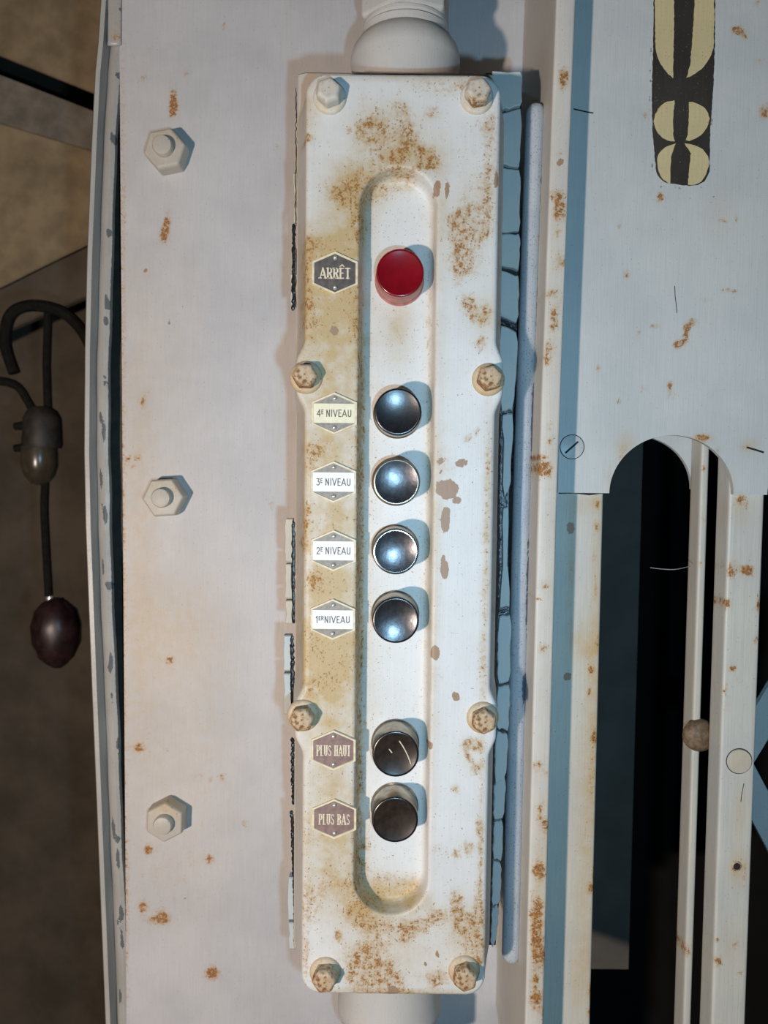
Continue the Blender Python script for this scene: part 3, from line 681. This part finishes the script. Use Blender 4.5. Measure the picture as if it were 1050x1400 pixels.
pn_b = blobs(HG2, rust=[(1006,40,6,4,1.7),(1012,44,5,4,1.6),(1019,51,3,3,1.4),(1035,4,3,3,1.3),(1037,84,3,4,1.1),(1044,153,5,9,1.7),(903,270,5,5,1.8),(881,156,3,5,1.2),(884,163,2,2,1.2),(857,376,4,5,1.3),(846,309,3,3,1.1),(988,302,5,2,1.3),(1007,299,2,5,1.3),
    (988,396,4,2,1.4),(997,397,3,2,1.4),(1005,399,4,2,1.3),(965,410,5,3,.9),(948,440,4,5,1.6),(940,446,5,5,1.6),(938,458,4,6,1.4),(932,468,7,4,1.3),(926,473,5,5,1.3),(895,446,6,3,1.1),(875,455,3,4,1.1),
    (915,527,4,6,1.4),(918,540,4,5,1.0),(880,531,4,4,.9),(846,548,3,3,1.7),(817,503,4,5,1.0),(842,500,2,3,1),(938,546,2,2,1.3),(962,599,8,4,1.7),(955,598,6,3,1.1),(1020,612,5,3,1.0),(855,612,9,8,.55),(848,628,6,10,.5),(1000,675,20,4,.6),(980,615,5,4,.9)],
    stain=[(855,610,14,20,.35),(1025,610,14,10,.35),(960,600,16,8,.3),(990,660,14,20,.2),(835,655,8,20,.25),(985,290,20,40,.12)], chip=[(977,269,3,3,.8),(984,410,3,2,.8)]+[(890.5+random.uniform(-2, 2), y, 5, 10, random.uniform(.42, .62)) for y in range(70, 250, 13)]+[(974+random.uniform(-2, 2), y, 5, 10, random.uniform(.38, .58)) for y in range(10, 250, 13)]+[(x, 256, 8, 5, .55) for x in range(905, 962, 9)])
arched_sheet('front_sheet', gx0, gx1, gz, gtop, HG2, [(ac, ar, az), (ac+pitch, ar, az)], 0.003, M['panel'], pn_b, gate, 170)
# rear sheet with the same arch
HR = 0.021
gzr = Z(944, 669, HR)
arched_sheet('rear_sheet', gx0+0.004, X(966, 690, 0.030), gzr, gtop, HR, [(ac-0.0015, ar*0.985, az)], 0.003, M['panel'], None, gate, 60)
# channel bars
def chan(name, xa, xb, hf, hb, za, zb_, bl, mat='bar', r=0.0012):
    pr = rrect(xa, xb, -hf, -hb, r, 3, 0.0016)
    v, f = sweep_z(pr, lin(za, zb_, 170)); return obj(name, v, f, M[mat], gate, bl, smooth=True, angle=40)
zbar = gz+0.004
HB = 0.0615
b1 = blobs(HB, rust=[(816,690,4,8,1.2),(815,720,4,10,1.0),(813,760,3,10,1.0),(814,800,3,18,.9),(808,915,5,5,1.5),(817,880,3,12,.9),(806,945,3,6,1.3),(813,1008,4,12,1.4),(810,1060,4,40,.6),(808,1215,5,6,1.5),(812,1195,3,12,1.2),(808,1355,4,12,1.2),(806,1385,4,10,1.1),(795,1100,20,140,.2),(780,790,3,50,.6),(778,880,3,20,.6)],
     stain=[(800,690,24,14,.3),(812,900,9,260,.4),(800,1150,22,200,.30),(798,880,18,30,.4),(796,1330,20,60,.28),(780,780,5,100,.3)], chip=[(780,722,6,9,1.1),(776,925,6,6,1.1)])
chan('channel_bar', px1+0.0005, X(825, 690, HB), HB, 0.046, zb2, zbar, b1)
b2 = blobs(HB, rust=[(1012,683,6,6,1.6),(1020,690,4,5,.8),(1000,780,5,12,1.4),(1017,778,9,7,1.3),(1026,782,5,6,1.2),(1037,825,4,14,1.1),(995,825,4,8,1.3),(1033,875,3,8,1.1),(1001,914,5,5,1.5),(992,944,3,8,1.2),(993,970,3,6,1.1),(1007,1184,8,9,.9),(981,1285,3,4,1.4),(982,1314,5,6,1.7),(1005,1293,3,3,1.2),(1012,1330,4,4,1.0),(976,1095,3,8,1.3),(988,1240,2,3,1.0),(1018,1200,3,20,.5),(1010,930,4,6,.6)],
     stain=[(1010,700,20,20,.2),(1012,1110,8,40,.3),(1010,1190,14,24,.35),(1000,1290,16,40,.16)])
xb2a, xb2b = X(997, 690, HB), X(1045, 690, HB)
chan('channel_bar', xb2a, xb2b, HB, 0.047, zb2, gz+0.05, b2)
b3 = blobs(0.036, rust=[(942,775,4,6,1.4),(940,720,4,30,.6),(963,640,3,5,1.2),(962,710,3,4,1.2),(958,770,3,4,1.1),(940,1065,3,4,1.3),(936,1145,4,12,1.0),(930,1230,3,8,1.3),(940,1300,5,10,1.2),(926,1300,3,8,1.1)], stain=[(950,900,10,400,.12)])
xr0 = X(957, 690, 0.036)
chan('rear_bar', xr0, X(968, 690, 0.036), 0.036, 0.0225, zb2, Z(955, 596, 0.03), b3)
# repeat of the rear bar + next channel beyond the right frame edge
chan('channel_bar', xb2a+pitch, xb2b+pitch, HB, 0.047, zb2, zbar, None)
# lattice flats pivoting on the round rivet
piv = P(1010, 1041, 0.028)
for sg, hh in ((1, 0.028), (-1, 0.024)):
    d = Vector((math.cos(R(61)), 0, sg*math.sin(R(61)))); nrm = Vector((-d.z, 0, d.x)); a = piv-d*0.012; b = piv+d*0.16; w_ = 0.0072
    q = [(p.x, p.z) for p in (a+nrm*w_, b+nrm*w_, b-nrm*w_, a-nrm*w_)]
    if sg < 0: q = q[::-1]
    v, f = poly_slab(q, -hh, -hh+0.003); obj('lattice_strip', v, f, M['panel'], gate)
# rivet head, holes, knob, screw
rv = P(1011, 1041, HB+0.0005)
v, f = lathe((rv.x, -HB, rv.z), (0, -1, 0), [(17.2*SC(HB), -0.0005), (17.2*SC(HB), 0.0004), (16.4*SC(HB), 0.0009), (12*SC(HB), 0.0010)], 32); obj('rivet', v, f, M['bar'], gate, [(rv.x, rv.z, .01, .01, .35, 1)], smooth=True)
v, f = lathe((rv.x, -HB, rv.z), (0, -1, 0), [(18.3*SC(HB), -0.0004), (18.3*SC(HB), 0.00015)], 32); obj('rivet_shade_ring', v, f, M['dark_line'], gate)  # dark disc painting in the shadow gap around the rivet head
hl = P(1007, 1184, HB)
v, f = lathe((hl.x, -HB, hl.z), (0, -1, 0), [(7.5*SC(HB), -0.0004), (7.5*SC(HB), 0.0001), (5.2*SC(HB), 0.0004)], 20); obj('hole_rim', v, f, M['bolt_rusty'], gate, [(hl.x, hl.z, .01, .01, .6, 0)])
v, f = lathe((hl.x, -HB, hl.z), (0, -1, 0), [(5*SC(HB), -0.0004), (5*SC(HB), 0.00045)], 20); obj('hole', v, f, M['dark_line'], gate)
kb = P(961, 1009, 0.040)
v, f = lathe((kb.x, -0.035, kb.z), (0, -1, 0), [(0.0085, 0), (0.0083, 0.0015), (0.0070, 0.0035), (0.0045, 0.0050), (0.0015, 0.0056)], 26); obj('rivet', v, f, M['rust_knob'], gate, [(kb.x, kb.z, .01, .01, .5, 0)], smooth=True)
sc_ = P(782, 611, HG2)
v, f = lathe((sc_.x, -HG2, sc_.z), (0, -1, 0), [(17*SC(HG2), -0.0004), (17*SC(HG2), 0.00012)], 32); obj('screw_recess', v, f, M['dark_line'], gate)
v, f = lathe((sc_.x, -HG2, sc_.z), (0, -1, 0), [(16*SC(HG2), -0.0004), (16*SC(HG2), 0.0003), (15*SC(HG2), 0.0005)], 32); sw = obj('screw', v, f, M['panel'], gate, smooth=True); sw['label'] = 'slotted flush screw head'
def mark(name, pts, h, wpx, mat, parent, y_off=0.0006):
    pth = [P(a, b, h) for a, b in pts]; pth = [Vector((p.x, -h-y_off, p.z)) for p in pth]
    v, f = tube(pth, wpx*SC(h)/2, 6); return obj(name, v, f, M[mat], parent)
mark('screw_slot', [(772.5,619.5),(790,604)], HG2, 3.6, 'dark_line', sw, 0.0002)
mark('crack', [(784,149),(793,151),(802,153),(811,154.5)], HG2, 2.2, 'dark_line', gate, -0.0001)
mark('crack', [(922.5,391),(923,405),(924.5,416),(925.5,428)], HG2, 1.0, 'dark_line', gate, 0.0)
mark('crack', [(1021,611.5),(1033,615),(1044,618.5)], HG2, 3.0, 'dark_line', gate, -0.0001)
mark('crack', [(1017,1071),(1014,1086),(1013,1096)], HB, 1.0, 'dark_line', gate, 0.0)
mark('crack', [(764,674),(785,673.5),(806,676),(825,673.5)], HG2-0.0015, 2.4, 'dark_line', gate, 0.0)
# a stray dusty thread in the opening
v, f = tube(smooth_path([P(889,776,0.04), P(905,778,0.04), P(922,778.5,0.04), P(936,776,0.037), P(943,774,0.034)], 5), 0.00018, 5)
obj('dust_thread', v, f, M['thread'], gate)

# painted black and cream emblem on the sheet
em_h = HG2+0.0003
def em_shape(pts, y_, name, mat, bl=None):
    ded = []
    for p in pts:
        if not ded or math.hypot(p[0]-ded[-1][0], p[1]-ded[-1][1]) > 1.2: ded.append(p)
    if math.hypot(ded[0][0]-ded[-1][0], ded[0][1]-ded[-1][1]) < 1.2: ded.pop()
    pts = ded; out = []
    for (a, b) in zip(pts, pts[1:]+pts[:1]):
        m_ = max(1, int(math.hypot(a[0]-b[0], a[1]-b[1])/3.5))
        for k in range(m_): out.append((a[0]+(b[0]-a[0])*k/m_+random.uniform(-0.45, 0.45), a[1]+(b[1]-a[1])*k/m_+random.uniform(-0.45, 0.45)))
    pts = out
    v, f = poly_slab(to_xz(pts, HG2), -HG2-y_, -HG2+0.0004); return obj(name, v, f, M[mat], gate, bl)
def bez(p0, p1, p2, n=10):
    return [((1-t)**2*p0[0]+2*t*(1-t)*p1[0]+t*t*p2[0], (1-t)**2*p0[1]+2*t*(1-t)*p1[1]+t*t*p2[1]) for t in [k/n for k in range(n+1)]]
blk = [(894,-50),(978,-50),(977,60),(975,120),(971,170),(970,215)]+bez((970,228),(969,255),(942,254),8)+[(930,253)]+bez((918,251),(897,250),(896,224),8)+[(892,180),(891,130),(893,60)]
em_shape(blk, 0.00025, 'emblem_ground', 'mark_black', blobs(HG2, chip=[(912,128,8,6,.6),(935,120,8,6,.5)]))
upL = [(921,-50),(921,30),(920,90)]+bez((920,107),(898,92),(895.5,60),12)+[(895,0),(896,-50)]
upR = [(949,-50),(949,10),(945.5,60),(943,90)]+bez((938,107),(966,98),(975,66),12)+[(976,20),(975,-20),(972,-50)]
miL = bez((920,180),(919,160),(922,138),6)+bez((922,138),(896,140),(893.5,166),10)+bez((893.5,166),(897,192),(922,194),10)+[(920,187)]
miR = bez((941.5,140),(942,158),(940,184),6)+[(937,192)]+bez((942,193),(966,186),(969.5,163),10)+bez((969.5,163),(966,142),(941.5,140),10)
loL = [(923,197)]+bez((917,215),(916,232),(916,251),6)+bez((916,251),(899,246),(898,222),10)+bez((898,222),(898,202),(923,197),10)
loR = [(936,197)]+bez((944,210),(942,232),(940,253),6)+bez((940,253),(962,256),(968,228),10)+bez((969,222),(967,200),(936,197),10)
for s_ in (upL, upR, miL, miR, loL, loR):
    e = em_shape(s_, 0.0005, 'emblem_segment', 'mark_cream', blobs(HG2, rust=[(898,149,5,7,1.5),(909,153,3,3,1.4)]))

# ================================================================== left: bent sheet strip beside the plate
cl = [(-60,150),(0,147),(60,143),(100,139),(200,134),(350,128),(480,125),(620,124),(720,126),(800,129),(930,134),(1050,139),(1150,143),(1300,149),(1400,153),(1470,156)]
es = thing('edge_strip', 'bent narrow sheet-metal edge strip with chipped paint along the left of the plate', 'metal strip', P(150, 1400, 0))
prof = [(-6,0.004),(-5.5,0.0045),(-3.5,0.0045),(-2.6,0.0035),(1,0.0005),(5,-0.0020),(8.5,-0.0036),(11,-0.0030),(12.5,-0.0005),(15,0.0022),(19,0.0030),(22,0.0025),(24,0.001),(25,-0.004)]
V = []; Fc = []; ys = lin(-60, 1470, 420)
wob = [0]*len(ys)
for i, y in enumerate(ys):
    x = interp(cl, y); wb = 0.6*math.sin(y*0.021)+0.4*math.sin(y*0.057+1)
    for (dx, h) in prof:
        q = P(x+dx+(wb if dx > 10 else 0)+(random.uniform(-0.25, 0.25) if dx > 18 else 0), y, h-0.004); V.append(tuple(q))
n = len(prof)
Fc = [(i*n+j, i*n+j+1, (i+1)*n+j+1, (i+1)*n+j) for i in range(len(ys)-1) for j in range(n-1)]
sb = []
chips = [(150,140,4,5),(150,190,4,6),(148,320,5,4),(147,287,3,9),(144,415,4,9),(143,440,5,4),(144,520,3,10),(140,570,6,6),(142,590,3,9),(140,652,3,10),(138,690,5,5),(141,705,3,9),(142,770,4,12),(145,800,5,5),(150,905,4,10),(146,912,4,4),(151,955,3,8),(155,1020,3,10),(152,1050,4,9),(155,1130,5,10),(158,1145,3,5),(160,1175,3,14),(163,1245,4,8),(159,1260,4,5),(163,1290,3,16),(164,1360,4,12),(160,105,4,3),(153,30,3,7)]
strip = obj('strip_sheet', V, Fc, M['strip'], es, blobs(-0.002, rust=[(160,50,5,6,1.6),(155,36,4,4,1.2)], chip=[(a+3+2*math.sin(b), b, c*0.5, d*1.9, 1.0) for a, b, c, d in chips]), smooth=True, angle=40)
sm = strip.modifiers.new('thickness', 'SOLIDIFY'); sm.thickness = 0.0012
# short upper splice of the strip
yy = lin(-60, 62, 20); V = []
for y in yy:
    for dx, h in ((146, -0.002), (148, 0.001), (157, 0.0015), (165, 0.001), (167.5, -0.002)): V.append(tuple(P(dx+(62-y)*0.004, y, h)))
Fc = [(i*5+j, i*5+j+1, (i+1)*5+j+1, (i+1)*5+j) for i in range(20) for j in range(4)]
o = obj('upper_splice', V, Fc, M['strip'], es, blobs(0, rust=[(161,52,5,5,1.7),(167,36,3,6,1.0)], chip=[(145,15,3,10,1.1),(165,14,4,4,.8)]), smooth=True); o.modifiers.new('t', 'SOLIDIFY').thickness = 0.0008
# dark brown sheet behind the gap; its colour keeps the gap dark
v, f = box(X(146, 700, -0.012), X(200, 700, -0.012), 0.012, 0.016, zb-0.02, zt+0.02); obj('gap_backing', v, f, M['bakelite'], es)

# ================================================================== setting beyond: stair underside and wall on the left, shaft on the right
hw = -0.55
wx0, wx1 = X(-420, 700, hw), X(420, 700, hw)
v, f = box(wx0, wx1, -hw, -hw+0.05, Z(0, 1650, hw), Z(0, -260, hw)); o = obj('wall_left', v, f, M['wall_dark']); tag(o, 'dark brown bare wall seen left of the steel plate', None, None, 'structure')
hb = -0.36
def slope_slab(pts, h_front, th, name, mat, label, cat):
    v, f = poly_slab(to_xz(pts, h_front), -h_front, -h_front+th, 0.002); o_ = obj(name, v, f, M[mat]); tag(o_, label, cat); return o_
slope_slab([(-300,-45),(260,179),(260,-300),(-300,-300)], hb, 0.004, 'rough_board', 'wall_stone', 'upper rough brown board above the grey beam at top left', 'board')
slope_slab([(-300,-14),(260,203),(260,246),(-300,78)], hb-0.006, 0.004, 'grey_beam', 'beam', 'pale grey sloping beam between two brown boards at top left', 'beam')
slope_slab([(-300,70),(260,238),(260,266),(60,362),(0,392),(-300,525)], hb-0.012, 0.004, 'rough_board', 'wall_stone', 'lower rough brown board under the grey beam at top left', 'board')
slope_slab([(-300,490),(0,360),(60,330),(260,235),(260,330),(130,400),(0,455),(-300,600)], hb-0.03, 0.01, 'dark_board', 'wall_dark', 'dark sloping board below the brown boards at upper left', 'board')
# hanging cable with lamp holder and plug
hc_ = -0.20
hang = thing('hanging_cable', 'black cable hanging in the dark at left with lamp holder and plug', 'cable', P(70, 900, hc_))
v, f = tube(smooth_path([P(20,510,hc_), P(8,470,hc_), P(14,432,hc_), P(40,418,hc_), P(80,424,hc_), P(108,446,hc_), P(128,480,hc_)], 8), 0.0048, 10); obj('cable_loop', v, f, M['cable'], hang, smooth=True)
v, f = tube(smooth_path([P(-20,520,hc_), P(8,522,hc_), P(26,530,hc_), P(38,548,hc_), P(48,566,hc_)], 8), 0.0035, 10); obj('cable', v, f, M['cable'], hang, smooth=True)
v, f = tube([P(66,428,hc_), P(64,500,hc_), P(66,565,hc_)], 0.0034, 10); obj('cable', v, f, M['cable'], hang, smooth=True)
v, f = tube(smooth_path([P(62,660,hc_), P(61,700,hc_), P(64,760,hc_), P(67,815,hc_)], 6), 0.0034, 10); obj('cable', v, f, M['cable'], hang, smooth=True)
a = P(58, 556, hc_); s = SC(hc_)
v, f = lathe(a, (0, 0, -1), [(12*s, 0), (20*s, 6*s), (25*s, 16*s), (26*s, 50*s), (24*s, 56*s)], 24); obj('lamp_holder', v, f, M['bakelite'], hang, smooth=True)
a2 = P(54, 610, hc_)
v, f = lathe(a2, (0, 0, -1), [(23*s, 0), (24*s, 10*s), (24*s, 26*s), (20*s, 40*s), (13*s, 49*s), (5*s, 53*s)], 24); obj('bulb_glass', v, f, M['bulb'], hang, smooth=True)
for py in (582, 612):
    v, f = tube([P(40,py,hc_), P(30,py,hc_), P(20,py+1,hc_)], [6*s, 6*s, 5*s], 10); obj('switch_peg', v, f, M['cable'], hang, smooth=True)
v, f = tube(smooth_path([P(36,570,hc_), P(32,600,hc_), P(33,640,hc_), P(45,660,hc_)], 5), 2.6*s, 8); obj('guard_wire', v, f, M['cable'], hang, smooth=True)
a3 = P(76, 818, hc_)
v, f = lathe(a3, (0.02, 0, -1), [(8*s, 0), (16*s, 5*s), (27*s, 16*s), (32*s, 38*s), (31*s, 62*s), (24*s, 80*s), (12*s, 92*s), (4*s, 97*s)], 22); v = [Vector(q)+Vector((random.uniform(-2, 2), random.uniform(-2, 2), random.uniform(-1, 1)))*s for q in v]; obj('plug', v, f, M['plug'], hang, smooth=True, angle=60)
v, f = lathe(P(68, 812, hc_), (0, 0, -1), [(4*s, 0), (5*s, 3*s), (5*s, 8*s), (3*s, 10*s)], 12); obj('cable_clamp', v, f, M['rivet'], hang, smooth=True)

# lift shaft behind the gate
hs = -0.45
v, f = box(px1+0.01, gx1+0.5, 0.45, 0.47, zb2-0.4, zt2+0.3); o = obj('wall_back', v, f, M['shaft']); tag(o, 'back wall of the lift shaft, its darkness put into the colour', None, None, 'structure')
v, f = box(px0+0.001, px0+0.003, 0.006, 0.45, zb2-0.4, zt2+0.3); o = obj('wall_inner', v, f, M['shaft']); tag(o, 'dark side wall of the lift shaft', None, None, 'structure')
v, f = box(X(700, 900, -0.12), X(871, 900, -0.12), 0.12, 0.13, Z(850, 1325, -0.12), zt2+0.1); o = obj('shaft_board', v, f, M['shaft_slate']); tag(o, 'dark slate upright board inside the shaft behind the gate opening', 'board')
